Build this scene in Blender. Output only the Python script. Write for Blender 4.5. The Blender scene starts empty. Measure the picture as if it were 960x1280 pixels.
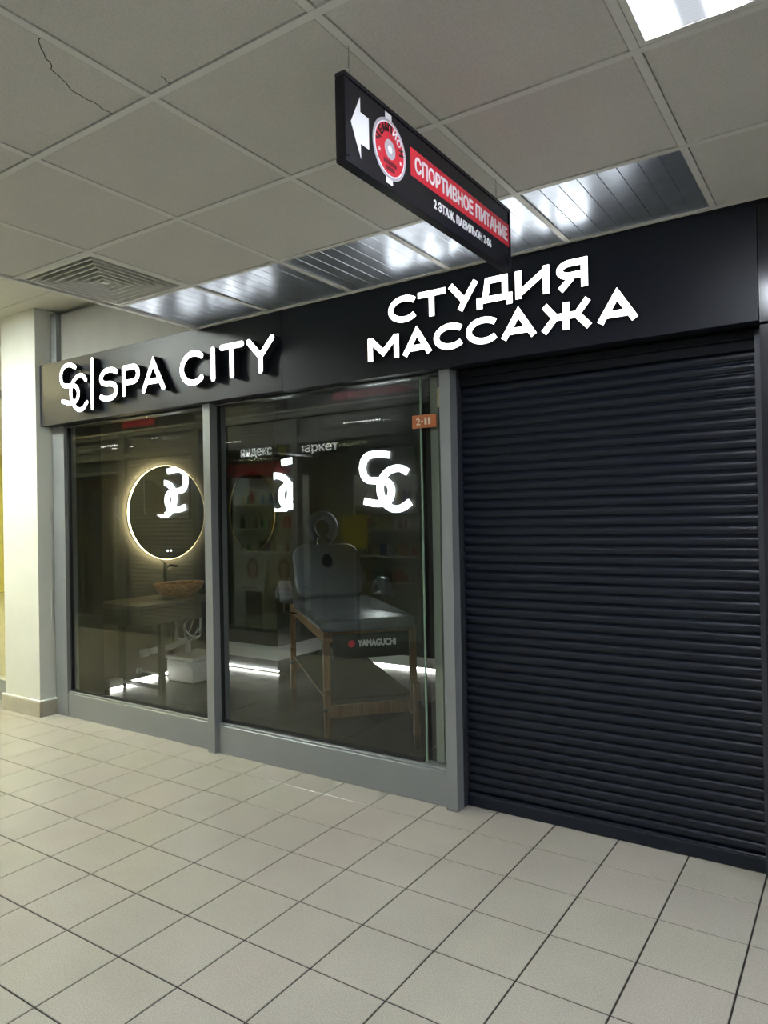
import bpy, math, random
from mathutils import Vector, Matrix
random.seed(7)
S = bpy.context.scene
COL = S.collection

# ------------------------------------------------------------------ camera
def cam_setup():
    yaw, pitch, roll = (math.radians(a) for a in (33.67988, 0.37904, 1.0625))
    R = Matrix.Rotation(yaw, 3, 'Z') @ Matrix.Rotation(pitch, 3, 'X') @ Matrix.Rotation(roll, 3, 'Y')
    right, fwd, up = R.col[0], R.col[1], R.col[2]
    cd = bpy.data.cameras.new('camera')
    cd.sensor_fit = 'HORIZONTAL'; cd.sensor_width = 36.0; cd.lens = 36.0 * 896.906 / 960.0
    cd.clip_start = 0.05; cd.clip_end = 100
    co = bpy.data.objects.new('camera', cd); COL.objects.link(co)
    m = Matrix((right, up, -fwd)).transposed().to_4x4()
    m.translation = Vector((2.75172, -3.03625, 1.49141))
    co.matrix_world = m
    S.camera = co
cam_setup()

# ------------------------------------------------------------------ world, exposure
w = bpy.data.worlds.new('world'); S.world = w; w.use_nodes = True
w.node_tree.nodes['Background'].inputs[0].default_value = (0.80, 0.85, 0.9, 1)
w.node_tree.nodes['Background'].inputs[1].default_value = 0.06
S.cycles.use_adaptive_sampling = False
S.view_settings.view_transform = 'Standard'; S.view_settings.look = 'None'
S.view_settings.exposure = 0.75; S.view_settings.gamma = 1.0; S.view_settings.use_curve_mapping = False
PANEL_W = 21.0       # emission of the ceiling light panels
LETTER_E = 3.2

# ------------------------------------------------------------------ materials
MATS = {}
def mat(name, col=(.5, .5, .5), rough=.5, metal=0., var=0., vscale=8., bump=0., bscale=200., rnd=0., spec=.5, coat=0., emit=None, es=0., speck=0.):
    if name in MATS: return MATS[name]
    m = bpy.data.materials.new(name); m.use_nodes = True
    nt = m.node_tree; N = nt.nodes; L = nt.links
    b = N['Principled BSDF']
    b.inputs['Base Color'].default_value = (*col, 1)
    b.inputs['Roughness'].default_value = rough
    b.inputs['Metallic'].default_value = metal
    b.inputs['Specular IOR Level'].default_value = spec
    b.inputs['Coat Weight'].default_value = coat
    if emit:
        b.inputs['Emission Color'].default_value = (*emit, 1); b.inputs['Emission Strength'].default_value = es
    tc = N.new('ShaderNodeTexCoord')
    if var or speck or rnd:
        geo = N.new('ShaderNodeNewGeometry')
        no = N.new('ShaderNodeTexNoise'); no.inputs['Scale'].default_value = vscale; no.inputs['Detail'].default_value = 4
        L.new(geo.outputs['Position'], no.inputs['Vector'])
        mr = N.new('ShaderNodeMapRange'); L.new(no.outputs['Fac'], mr.inputs[0])
        mr.inputs[1].default_value = .25; mr.inputs[2].default_value = .75
        mr.inputs[3].default_value = 1 - var; mr.inputs[4].default_value = 1 + var
        fac = mr.outputs[0]
        if speck:
            n2 = N.new('ShaderNodeTexNoise'); n2.inputs['Scale'].default_value = bscale; n2.inputs['Detail'].default_value = 2
            L.new(geo.outputs['Position'], n2.inputs['Vector'])
            m2 = N.new('ShaderNodeMapRange'); L.new(n2.outputs['Fac'], m2.inputs[0])
            m2.inputs[1].default_value = .3; m2.inputs[2].default_value = .7
            m2.inputs[3].default_value = 1 - speck; m2.inputs[4].default_value = 1 + speck
            mu = N.new('ShaderNodeMath'); mu.operation = 'MULTIPLY'; L.new(fac, mu.inputs[0]); L.new(m2.outputs[0], mu.inputs[1]); fac = mu.outputs[0]
        vm = N.new('ShaderNodeVectorMath'); vm.operation = 'SCALE'; vm.inputs[0].default_value = col; L.new(fac, vm.inputs['Scale'])
        out = vm.outputs[0]
        if rnd:
            oi = N.new('ShaderNodeObjectInfo')
            cr = N.new('ShaderNodeValToRGB')
            e = cr.color_ramp.elements
            e[0].color = (1 - rnd * .3, 1, 1 - rnd, 1); e[1].color = (1 + rnd * .3, 1 - rnd * .5, 1 - rnd * .4, 1)
            k = cr.color_ramp.elements.new(.5); k.color = (1 - rnd, 1 - rnd, 1 - rnd, 1)
            L.new(oi.outputs['Random'], cr.inputs[0])
            v2 = N.new('ShaderNodeVectorMath'); v2.operation = 'MULTIPLY'; L.new(out, v2.inputs[0]); L.new(cr.outputs[0], v2.inputs[1]); out = v2.outputs[0]
        L.new(out, b.inputs['Base Color'])
    if bump:
        nb = N.new('ShaderNodeTexNoise'); nb.inputs['Scale'].default_value = bscale; nb.inputs['Detail'].default_value = 3
        g2 = N.new('ShaderNodeNewGeometry'); L.new(g2.outputs['Position'], nb.inputs['Vector'])
        bp = N.new('ShaderNodeBump'); bp.inputs['Strength'].default_value = bump; bp.inputs['Distance'].default_value = .004
        L.new(nb.outputs['Fac'], bp.inputs['Height']); L.new(bp.outputs[0], b.inputs['Normal'])
    MATS[name] = m
    return m

def emis(name, col, strength):
    if name in MATS: return MATS[name]
    m = bpy.data.materials.new(name); m.use_nodes = True
    nt = m.node_tree; nt.nodes.clear()
    o = nt.nodes.new('ShaderNodeOutputMaterial'); e = nt.nodes.new('ShaderNodeEmission')
    e.inputs[0].default_value = (*col, 1); e.inputs[1].default_value = strength
    nt.links.new(e.outputs[0], o.inputs[0]); MATS[name] = m
    return m

def glass_mat(name, tint, f0):
    m = bpy.data.materials.new(name); m.use_nodes = True
    nt = m.node_tree; N = nt.nodes; L = nt.links; N.clear()
    o = N.new('ShaderNodeOutputMaterial'); mx = N.new('ShaderNodeMixShader')
    tr = N.new('ShaderNodeBsdfTransparent'); tr.inputs[0].default_value = (*tint, 1)
    gl = N.new('ShaderNodeBsdfGlossy'); gl.inputs['Roughness'].default_value = 0.0
    g = N.new('ShaderNodeNewGeometry')
    d = N.new('ShaderNodeVectorMath'); d.operation = 'DOT_PRODUCT'; L.new(g.outputs['Incoming'], d.inputs[0]); L.new(g.outputs['Normal'], d.inputs[1])
    def mth(op, a, b):
        n = N.new('ShaderNodeMath'); n.operation = op
        for i, v in enumerate((a, b)):
            if v is None: continue
            if isinstance(v, (int, float)): n.inputs[i].default_value = v
            else: L.new(v, n.inputs[i])
        return n.outputs[0]
    c = mth('ABSOLUTE', d.outputs['Value'], None)
    k = mth('POWER', mth('SUBTRACT', 1.0, c), 5.0)
    r = mth('ADD', mth('MULTIPLY', k, 1 - f0), f0)
    L.new(r, mx.inputs[0]); L.new(tr.outputs[0], mx.inputs[1]); L.new(gl.outputs[0], mx.inputs[2]); L.new(mx.outputs[0], o.inputs[0])
    MATS[name] = m
    return m

def perf_mat(name, col, pitch, rad):
    m = bpy.data.materials.new(name); m.use_nodes = True
    nt = m.node_tree; N = nt.nodes; L = nt.links
    b = N['Principled BSDF']; b.inputs['Base Color'].default_value = (*col, 1); b.inputs['Roughness'].default_value = .45; b.inputs['Metallic'].default_value = .3
    g = N.new('ShaderNodeNewGeometry'); s = N.new('ShaderNodeSeparateXYZ'); L.new(g.outputs['Position'], s.inputs[0])
    def mth(op, a, bb=None):
        n = N.new('ShaderNodeMath'); n.operation = op
        for i, v in enumerate((a, bb)):
            if v is None: continue
            if isinstance(v, (int, float)): n.inputs[i].default_value = v
            else: L.new(v, n.inputs[i])
        return n.outputs[0]
    def cell(v): return mth('SUBTRACT', mth('FRACT', mth('DIVIDE', v, pitch)), .5)
    x = cell(mth('ADD', s.outputs[0], 50)); z = cell(s.outputs[2])
    rr = mth('SQRT', mth('ADD', mth('MULTIPLY', x, x), mth('MULTIPLY', z, z)))
    a = mth('GREATER_THAN', rr, rad / pitch)
    L.new(a, b.inputs['Alpha'])
    MATS[name] = m
    return m

def stripe_emit(name, col, lo, hi, pitch, x0):
    # a prismatic diffuser with tubes glowing behind it: brighter bands where the tubes are
    m = bpy.data.materials.new(name); m.use_nodes = True
    nt = m.node_tree; N = nt.nodes; L = nt.links; N.clear()
    o = N.new('ShaderNodeOutputMaterial'); e = N.new('ShaderNodeEmission'); e.inputs[0].default_value = (*col, 1)
    g = N.new('ShaderNodeTexCoord'); s = N.new('ShaderNodeSeparateXYZ'); L.new(g.outputs['Object'], s.inputs[0])
    def mth(op, a, bb=None):
        n = N.new('ShaderNodeMath'); n.operation = op
        for i, v in enumerate((a, bb)):
            if v is None: continue
            if isinstance(v, (int, float)): n.inputs[i].default_value = v
            else: L.new(v, n.inputs[i])
        return n.outputs[0]
    ph = mth('MULTIPLY', mth('SUBTRACT', s.outputs[0], x0), 2 * math.pi / pitch)
    c = mth('POWER', mth('ADD', mth('MULTIPLY', mth('COSINE', ph), .5), .5), 5.0)
    ck = mth('MULTIPLY', mth('SINE', mth('MULTIPLY', s.outputs[0], 900)), mth('SINE', mth('MULTIPLY', s.outputs[1], 900)))
    st = mth('ADD', mth('MULTIPLY', c, hi - lo), lo)
    st = mth('MULTIPLY', st, mth('ADD', mth('MULTIPLY', ck, .12), 1.0))
    L.new(st, e.inputs[1]); L.new(e.outputs[0], o.inputs[0]); MATS[name] = m
    return m

def wood(name, c1, c2, scale=6.0, axis=1, rough=.45):
    m = bpy.data.materials.new(name); m.use_nodes = True
    nt = m.node_tree; N = nt.nodes; L = nt.links; b = N['Principled BSDF']; b.inputs['Roughness'].default_value = rough
    t = N.new('ShaderNodeTexCoord'); mp = N.new('ShaderNodeMapping'); sc = [scale * 6] * 3; sc[axis] = scale * .7; mp.inputs['Scale'].default_value = sc
    n = N.new('ShaderNodeTexNoise'); n.inputs['Scale'].default_value = 2; n.inputs['Detail'].default_value = 6
    r = N.new('ShaderNodeValToRGB'); r.color_ramp.elements[0].color = (*c1, 1); r.color_ramp.elements[1].color = (*c2, 1)
    r.color_ramp.elements[0].position = .35; r.color_ramp.elements[1].position = .65
    L.new(t.outputs['Object'], mp.inputs[0]); L.new(mp.outputs[0], n.inputs['Vector']); L.new(n.outputs['Fac'], r.inputs[0]); L.new(r.outputs[0], b.inputs['Base Color'])
    MATS[name] = m
    return m

M_TILE = mat('floor_tile_ceramic', (.445, .415, .36), .26, var=.05, vscale=3, rnd=.032, speck=.20, bscale=260, bump=.05)
M_GROUT = mat('grout', (.022, .020, .017), .9)
M_CEIL = mat('mineral_ceiling_tile', (.55, .54, .515), .95, var=.03, vscale=5, speck=.10, bscale=320, bump=.35)
M_GRID = mat('ceiling_grid_white', (.62, .62, .60), .55)
M_VOID = mat('plenum_dark', (.012, .012, .012), .95)
M_STRIP = mat('metal_ceiling_strip', (.64, .71, .82), .31, .85, var=.12, vscale=14, bump=.05, bscale=30)
M_FASCIA = mat('fascia_composite', (.0060, .0085, .0165), .38, var=.05, vscale=2, spec=.32)
M_FRAME = mat('grey_aluminium', (.27, .285, .29), .42, .35, var=.05, vscale=3)
M_DFRAME = mat('dark_aluminium', (.045, .050, .055), .4, .3)
M_GASKET = mat('rubber_gasket', (.012, .012, .013), .6)
M_GLASS = glass_mat('window_glass', (.91, .94, .925), .060)
M_EDGE = mat('glass_edge_green', (.16, .24, .18), .15, spec=.8, emit=None)
M_SHUT = mat('shutter_slat_paint', (.0032, .0066, .0145), .34, 0., spec=.38)
M_COLUMN = mat('white_wall_paint', (.66, .67, .62), .75, var=.03, vscale=4, bump=.08, bscale=60)
M_GREYWALL = mat('grey_wall_panel', (.33, .325, .30), .7, var=.05, vscale=5)
M_SKIRT = mat('skirting_tile', (.40, .375, .30), .4, var=.06, vscale=9, speck=.08, bscale=200)
M_BLACK = mat('black_plastic', (.010, .010, .013), .35)
M_SIGNF = mat('sign_face_black', (.008, .008, .012), .25)
M_WHITE = mat('white_print', (.82, .82, .86), .4)
M_RED = mat('red_print', (.62, .025, .045), .35)
M_SILV = mat('silver_print', (.42, .40, .46), .35)
M_LETTER = emis('letter_white_light', (1.0, 1.0, 0.97), LETTER_E)
M_RETURN = mat('letter_return_black', (.010, .011, .014), .45)
M_CHROME = mat('chrome', (.75, .75, .77), .12, 1.0)
M_DARKROOM = mat('dark_charcoal_wall', (.020, .021, .022), .7, var=.1, vscale=3)
M_DTILE = mat('dark_floor_tile', (.060, .056, .050), .22, var=.12, vscale=4, rnd=.06)
M_MIRROR = mat('mirror_silver', (.82, .85, .85), .015, 1.0)
M_RING = emis('warm_ring_light', (1.0, .80, .42), 13.0)
M_LED = emis('white_led', (1.0, .98, .90), 15.0)
M_NEON = emis('neon_white_light', (.95, 1.0, 1.0), 3.6)
M_LEATHER = mat('grey_vinyl', (.11, .118, .14), .25, var=.06, vscale=6)
M_WOODLEG = wood('walnut_leg', (.10, .045, .018), (.21, .105, .048), 5, 2)
M_BASIN = wood('wood_basin', (.24, .09, .03), (.60, .27, .10), 6, 0, .3)
M_PVC = mat('white_pvc', (.78, .78, .75), .35)
M_COUNTER = mat('stone_counter', (.075, .068, .055), .45, var=.2, vscale=20)

# ------------------------------------------------------------------ mesh helpers
class MB:
    def __init__(s): s.v = []; s.f = []; s.mi = []; s.sm = []
    def add(s, vs, fs, mi=0, smooth=False):
        o = len(s.v); s.v += [tuple(v) for v in vs]
        for f in fs: s.f.append(tuple(i + o for i in f)); s.mi.append(mi); s.sm.append(smooth)
        return s
    def box(s, x0, x1, y0, y1, z0, z1, mi=0):
        v = [(x0,y0,z0),(x1,y0,z0),(x1,y1,z0),(x0,y1,z0),(x0,y0,z1),(x1,y0,z1),(x1,y1,z1),(x0,y1,z1)]
        return s.add(v, [(0,3,2,1),(4,5,6,7),(0,1,5,4),(1,2,6,5),(2,3,7,6),(3,0,4,7)], mi)
    def bbox(s, x0, x1, y0, y1, z0, z1, b=.005, mi=0):
        # box with chamfered edges
        def ring(z, i): return [(x0+i,y0+i,z),(x1-i,y0+i,z),(x1-i,y1-i,z),(x0+i,y1-i,z)]
        R = [ring(z0, b), ring(z0 + b, 0), ring(z1 - b, 0), ring(z1, b)]
        v = sum(R, []); f = [(3,2,1,0), (12,13,14,15)]
        for k in range(3):
            for i in range(4): f.append((k*4+i, k*4+(i+1)%4, (k+1)*4+(i+1)%4, (k+1)*4+i))
        return s.add(v, f, mi)
    def tube(s, pts, r, n=10, mi=0, cap=True, closed=False):
        pts = [Vector(p) for p in pts]; m = len(pts)
        rr = r if isinstance(r, (list, tuple)) else [r] * m
        vs = []; fs = []
        t0 = (pts[1] - pts[0]).normalized(); ref = Vector((0, 0, 1)) if abs(t0.z) < .9 else Vector((1, 0, 0))
        nrm = t0.cross(ref).normalized()
        for i, p in enumerate(pts):
            a = pts[i - 1] if (i > 0 or closed) else p; b = pts[(i + 1) % m] if (i < m - 1 or closed) else p
            t = (b - a).normalized(); nrm = (nrm - t * nrm.dot(t)).normalized(); bi = t.cross(nrm)
            for k in range(n):
                an = 2 * math.pi * k / n
                vs.append(p + (nrm * math.cos(an) + bi * math.sin(an)) * rr[i])
        for i in range(m if closed else m - 1):
            j = (i + 1) % m
            for k in range(n): fs.append((i*n+k, i*n+(k+1)%n, j*n+(k+1)%n, j*n+k))
        if cap and not closed: fs.append(tuple(range(n - 1, -1, -1))); fs.append(tuple((m-1)*n + k for k in range(n)))
        return s.add(vs, fs, mi, True)
    def lathe(s, prof, n=24, c=(0,0,0), sx=1., sy=1., mi=0, smooth=True):
        vs = []; fs = []
        for r, z in prof:
            for k in range(n):
                a = 2 * math.pi * k / n; vs.append((c[0] + r*sx*math.cos(a), c[1] + r*sy*math.sin(a), c[2] + z))
        for i in range(len(prof) - 1):
            for k in range(n): fs.append((i*n+k, i*n+(k+1)%n, (i+1)*n+(k+1)%n, (i+1)*n+k))
        return s.add(vs, fs, mi, smooth)
    def prism(s, poly, fn, t0, t1, mi=0, mside=None):
        # extrude a 2-d polygon; fn(u, v, t) -> xyz
        n = len(poly); vs = [fn(u, v, t0) for u, v in poly] + [fn(u, v, t1) for u, v in poly]
        s.add(vs, [tuple(range(n - 1, -1, -1)), tuple(range(n, 2 * n))], mi)
        s.add(vs, [(i, (i+1)%n, n+(i+1)%n, n+i) for i in range(n)], mi if mside is None else mside)
        return s
    def ribbon(s, pts, wd, fn, t0, t1, mi=0, mside=0, round_ends=False):
        # a stroke of constant width with mitred joints, extruded from t0 (front) to t1 (back)
        P = [Vector(p) for p in pts]
        h = wd / 2; Lf = []; Rt = []
        for i, p in enumerate(P):
            d0 = (P[i] - P[i-1]).normalized() if i else None
            d1 = (P[i+1] - P[i]).normalized() if i < len(P) - 1 else None
            if d0 is None: d0 = d1
            if d1 is None: d1 = d0
            t = (d0 + d1).normalized(); nn = Vector((-t.y, t.x)); k = h / max(.5, nn.dot(Vector((-d1.y, d1.x))))
            Lf.append(p + nn * k); Rt.append(p - nn * k)
        if round_ends:
            d = (P[-1] - P[-2]).normalized(); nn = Vector((-d.y, d.x)); E1 = [P[-1] + nn*h*math.cos(a) + d*h*math.sin(a) for a in (math.pi*k/8 for k in range(1, 8))]
            d = (P[0] - P[1]).normalized(); nn = Vector((-d.y, d.x)); E0 = [P[0] + nn*h*math.cos(a) + d*h*math.sin(a) for a in (math.pi*k/8 for k in range(1, 8))]
        n = len(P); V = Lf + Rt
        front = [fn(q.x, q.y, t0) for q in V]; back = [fn(q.x, q.y, t1) for q in V]
        fs = [(i, i+1, n+i+1, n+i) for i in range(n - 1)]
        s.add(front, fs, mi); s.add(back, [tuple(reversed(f)) for f in fs], mside)
        loop = Lf + (E1 if round_ends else []) + Rt[::-1] + (E0 if round_ends else [])
        q = len(loop); lv = [fn(p.x, p.y, t0) for p in loop] + [fn(p.x, p.y, t1) for p in loop]
        s.add(lv, [(i, (i+1)%q, q+(i+1)%q, q+i) for i in range(q)], mside)
        if round_ends:
            for E, a, b in ((E1, Lf[-1], Rt[-1]), (E0, Rt[0], Lf[0])):
                pl = [a] + E + [b]; s.add([fn(p.x, p.y, t0) for p in pl], [tuple(range(len(pl)))], mi)
        return s
    def mesh(s, name, mats):
        me = bpy.data.meshes.new(name); me.from_pydata(s.v, [], s.f)
        for m in (mats if isinstance(mats, (list, tuple)) else [mats]): me.materials.append(m)
        me.polygons.foreach_set('material_index', s.mi); me.polygons.foreach_set('use_smooth', s.sm)
        me.update(); return me
    def build(s, name, mats, parent=None, loc=None):
        return link(name, s.mesh(name, mats), parent, loc)

def link(name, me, parent=None, loc=None):
    o = bpy.data.objects.new(name, me); COL.objects.link(o)
    if parent is not None: o.parent = parent
    if loc is not None: o.location = loc
    return o
def tag(o, label=None, cat=None, group=None, kind=None):
    if label: o['label'] = label
    if cat: o['category'] = cat
    if group: o['group'] = group
    if kind: o['kind'] = kind
    return o
def empty(name, loc=(0,0,0), rz=0., **k):
    o = bpy.data.objects.new(name, None); COL.objects.link(o); o.location = loc; o.rotation_euler = (0, 0, rz); o.empty_display_size = .1
    return tag(o, **k)
def structure(o, label=None): return tag(o, label=label, kind='structure')

def text_mesh(body, size, bold=0., depth=.0006, sx=1., align='LEFT'):
    c = bpy.data.curves.new('lettering', 'FONT'); c.body = body; c.size = size; c.extrude = depth; c.offset = bold; c.align_x = align; c.resolution_u = 4
    o = bpy.data.objects.new('lettering', c); COL.objects.link(o)
    dg = bpy.context.evaluated_depsgraph_get(); me = bpy.data.meshes.new_from_object(o.evaluated_get(dg))
    bpy.data.objects.remove(o); bpy.data.curves.remove(c)
    for v in me.vertices: v.co.x *= sx
    return me
def text_part(name, body, size, fn, m, parent=None, bold=0., sx=1., align='LEFT', width=None, height=None):
    me = text_mesh(body, size, 0., .0006, sx, align)
    if width:
        xs = [v.co.x for v in me.vertices]; k = width / (max(xs) - min(xs)); x0 = min(xs)
        for v in me.vertices: v.co.x = (v.co.x - x0) * k
    if height:
        ys = [v.co.y for v in me.vertices]; k = height / (max(ys) - min(ys)); y0 = min(ys)
        for v in me.vertices: v.co.y = (v.co.y - y0) * k
    if bold:
        V = [v.co.copy() for v in me.vertices]; F = [tuple(p.vertices) for p in me.polygons]; n = len(V)
        sh_ = ((-bold, 0), (bold, 0), (0, bold), (0, -bold))
        V2 = [Vector((v.x + a, v.y + b, v.z + k*.00012)) for k, (a, b) in enumerate(sh_) for v in V]; F2 = [tuple(i + k*n for i in f) for k in range(4) for f in F]
        me = bpy.data.meshes.new(name); me.from_pydata(V2, [], F2)
    for v in me.vertices: v.co = fn(v.co.x, v.co.y, v.co.z)
    me.polygons.foreach_set('use_smooth', [False]*len(me.polygons)); me.materials.clear(); me.materials.append(m); me.polygons.foreach_set('material_index', [0]*len(me.polygons)); me.update(); me.name = name
    return link(name, me, parent)

def arc(cx, cz, rx, rz, a0, a1, n=16):
    return [(cx + rx*math.cos(math.radians(a0 + (a1-a0)*i/n)), cz + rz*math.sin(math.radians(a0 + (a1-a0)*i/n))) for i in range(n + 1)]
def smooth(pts, it=3):
    # corner cutting that keeps the end points
    P = [Vector(p) for p in pts]
    for _ in range(it):
        Q = [P[0]]
        for a, b in zip(P[:-1], P[1:]): Q += [a*.75 + b*.25, a*.25 + b*.75]
        Q.append(P[-1]); P = Q
    return P

H = 2.711           # suspended ceiling
H2 = 3.156          # higher ceiling of the corridor on the left
OPY = -2.61         # front of the shopfronts across the corridor

# ================================================================== STRUCTURE
# ---- corridor floor: 30 cm ceramic tiles, recessed grout
fl = structure(MB().box(-13, 6.3, -7, .30, -.06, -.003).build('floor', M_GROUT), 'beige ceramic tile floor of the shopping corridor')
tile_me = MB().bbox(-.1469, .1469, -.1469, .1469, -.012, 0, .0015).mesh('tile', M_TILE)
cand = []
for i in range(-43, 21):
    for j in range(-23, 1):
        x, y = i*.3 + .15, j*.3 + .15
        dx, dy = x - 2.75172, y + 3.03625
        zc = -dx*.5545 + dy*.832; xc = dx*.832 + dy*.5545
        vis = zc > .8 and abs(xc) < .60*zc and 1.491/zc < .84
        hid = y > .3 or (x < OPY*0 - .75 and y < OPY)
        cand.append((0 if vis and not hid else 1, zc if vis else math.hypot(dx, dy), x, y))
cand.sort()
for k, (a, b, x, y) in enumerate(cand[:300]): link('tile', tile_me, fl, (x, y, 0))
rest = MB()
for (a, b, x, y) in cand[300:]: rest.bbox(x-.1469, x+.1469, y-.1469, y+.1469, -.012, 0, .0015)
tag(rest.build('floor_tiles', M_TILE, fl), kind='stuff')

# ---- suspended ceiling (x > -0.72): mineral tiles in a T-bar grid, last row of linear metal strips
ce = structure(MB().box(-.72, 6.3, -7, .115, H + .056, H + .10).build('ceiling', M_VOID), 'grey suspended ceiling of square mineral tiles')
ctile = MB().bbox(-.2865, .2865, -.2865, .2865, 0, .02, .003).mesh('ceiling_tile', M_CEIL)
X0, Y0 = -.722, .115     # grid origin: left edge, facade edge
LIGHTS = [(5, 2), (5, 6), (1, 7), (9, 2), (9, 6)]
TILE_AT = {}
for i in range(0, 12):
    for j in range(0, 12):
        cx, cy = X0 + .6*i + .3, Y0 - .6*j - .3
        if (i, j) in LIGHTS or (i, j) == (0, 1) or (j == 0 and i < 5): continue
        TILE_AT[(i, j)] = link('ceiling_tile', ctile, ce, (cx, cy, H - .003))
barx = MB().box(X0, 6.3, -.012, .012, -.006, .0).box(X0, 6.3, -.002, .002, 0, .04).mesh('grid_bar', M_GRID)
for j in range(0, 13):
    link('grid_bar', barx, ce, (0, Y0 - .6*j - (.012 if j == 0 else 0), H))
bary = MB().box(-.012, .012, -.2875, .2875, -.0055, .0).box(-.002, .002, -.2875, .2875, 0, .04).mesh('grid_bar', M_GRID)
for i in range(1, 12):
    for j in range(0, 12): link('grid_bar', bary, ce, (X0 + .6*i, Y0 - .6*j - .3, H))
link('edge_trim', MB().box(X0 - .03, X0, -7, .115, -.012, .03).mesh('edge_trim', M_GRID), ce, (0, 0, H))
# metal plates of strips
strip = MB().bbox(-.0354, .0354, -.287, .287, -.001, .012, .0012).mesh('strip', M_STRIP)
for i in range(5):
    p = link('metal_plate', MB().box(-.288, .288, -.288, .288, .012, .016).mesh('metal_plate', M_STRIP), ce, (X0 + .6*i + .3, Y0 - .3, H + .002))
    for k in range(8): link('strip', strip, p, (-.252 + .072*k, 0, 0))
# cracks in two tiles (thin dark grooves)
def crack(pts, wd):
    t = TILE_AT[(2, 3)]; base = t.location
    mb = MB()
    P = [Vector((x, y)) for x, y in pts]; Q = [P[0]]
    for a, b in zip(P[:-1], P[1:]):
        for q in (1, 2, 3):
            c = a.lerp(b, q/3)
            Q.append(c + (Vector((random.uniform(-.004, .004), random.uniform(-.004, .004))) if q < 3 else Vector((0, 0))))
    mb.ribbon(Q, wd, lambda u, v, t_: (u - base.x, v - base.y, t_), -.0006, .0008)
    mb.build('crack', M_VOID, t)
crack([(1.058,-2.011),(1.038,-2.001),(1.013,-1.974),(.990,-1.943),(.960,-1.915),(.945,-1.875),(.927,-1.846),(.920,-1.797),(.921,-1.759),(.913,-1.718),(.915,-1.70)], .0024)
crack([(1.179,-1.735),(1.176,-1.721),(1.17,-1.70)], .002)
# bulkhead and the higher ceiling on the left
structure(MB().box(-.70, -.66, -7, .115, H + .03, H2 + .1).build('wall_bulkhead', M_GREYWALL), 'step between the low and the high ceiling')
hc = structure(MB().box(-13, -.66, -7, .36, H2 + .006, H2 + .09).build('ceiling', M_VOID), 'higher pale ceiling over the left end of the corridor')
pl = MB().bbox(-.597, .597, -.297, .297, 0, .012, .003).mesh('ceiling_panel', mat('pale_ceiling_panel', (.62, .61, .56), .85, var=.03))
for i in range(10):
    for j in range(12): link('ceiling_panel', pl, hc, (-1.27 - 1.2*i, -.05 + .3 - .6*j, H2))

# ---- outer walls of the mall so that the place is closed
M_MALL = mat('mall_wall', (.55, .54, .50), .8, var=.04)
structure(MB().box(-13, 6.4, -7.1, -7, 0, H2 + .1).build('wall_back', M_MALL), 'pale far wall behind the viewer')
structure(MB().box(6.3, 6.4, -7, .3, 0, H2).build('wall_right', M_MALL), 'pale wall closing the corridor on the right')
structure(MB().box(-13.1, -13, -7, 8, 0, H2 + .1).build('wall_left', mat('pale_yellow_wall', (.75, .68, .25), .7, var=.03)), 'pale yellow wall at the far left end')

# ---- grey wall above the fascia, left part
structure(MB().box(-2.455, -.3, .25, .36, 2.24, 3.125).build('wall_front', M_GREYWALL), 'grey wall panel above the black fascia beside the column')
structure(MB().box(-2.53, -2.455, .21, .34, 0, 3.13).build('trim_1', M_FRAME), 'grey metal corner profile beside the white column')
structure(MB().box(1.06, 6.3, .36, .42, 0, 3.2).build('wall_front_right', M_DARKROOM), 'dark wall behind the roller shutter')
structure(MB().box(-.3, 6.3, .20, .359, 2.24, 3.2).build('wall_front_upper', M_DARKROOM), 'dark wall behind the fascia')

# ---- white column with tiled skirting
col = structure(MB().bbox(-3.035, -2.545, .088, .52, 0, H2 + .006, .004).build('column', M_COLUMN), 'white painted column at the left of the shopfront')
for (a, b) in ((-3.055, -2.805), (-2.801, -2.515)):
    MB().bbox(a, b, .066, .0875, 0.0, .115, .003).build('skirting_tile', M_SKIRT, col)
MB().bbox(-2.5445, -2.515, .0885, .33, 0.0, .115, .003).build('skirting_tile', M_SKIRT, col)
MB().bbox(-3.06, -2.51, .0655, .0876, .1155, .127, .004).bbox(-2.5445, -2.51, .088, .33, .1155, .127, .004).build('plaster_edge', M_COLUMN, col)
for k, (z0, z1, wd) in enumerate(((.72, .98, .010), (1.02, 1.22, .007), (1.5, 1.58, .008))):
    MB().bbox(-2.5449, -2.541, .20 - wd, .204, z0, z1, .001).build('plaster_patch', M_COLUMN, col)

# ---- shopfront window: frame, sills and panes
win = structure(empty('window_1'), 'grey framed shop window of the massage studio')
def part(name, m, parent, *boxes, b=.003):
    mb = MB()
    for q in boxes: mb.bbox(*q, b)
    return mb.build(name, m, parent)
part('frame_post', M_FRAME, win, (-2.455, -2.36, .20, .30, 0.0, 2.24))
part('frame_post', M_FRAME, win, (-.772, -.708, .165, .30, 0.0, 2.24))
part('frame_post', M_FRAME, win, (.975, 1.036, .155, .29, 0.0, 2.235))
part('sill_panel', M_FRAME, win, (-2.359, -.773, .205, .29, 0.0, .178))
part('sill_panel', M_FRAME, win, (-.707, .974, .19, .29, 0.0, .178))
part('sill_lip', M_FRAME, win, (-2.358, -.774, .212, .28, .179, .192), b=.002)
part('sill_lip', M_FRAME, win, (-.706, .973, .20, .28, .179, .190), b=.002)
part('head_rail', M_DFRAME, win, (-2.359, -.773, .20, .29, 2.224, 2.235))
part('head_rail', M_DFRAME, win, (-.707, .974, .20, .29, 2.224, 2.235))
def pane(x0, x1, y, z0, z1, parent, name='glass_pane', t=.006): return MB().box(x0, x1, y, y + t, z0, z1).build(name, M_GLASS, parent)
pane(-2.345, -.785, .235, .205, 2.223, win)
pane(-.693, .812, .2325, .205, 2.223, win)
pane(.835, .972, .255, .192, 2.223, win)
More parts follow.
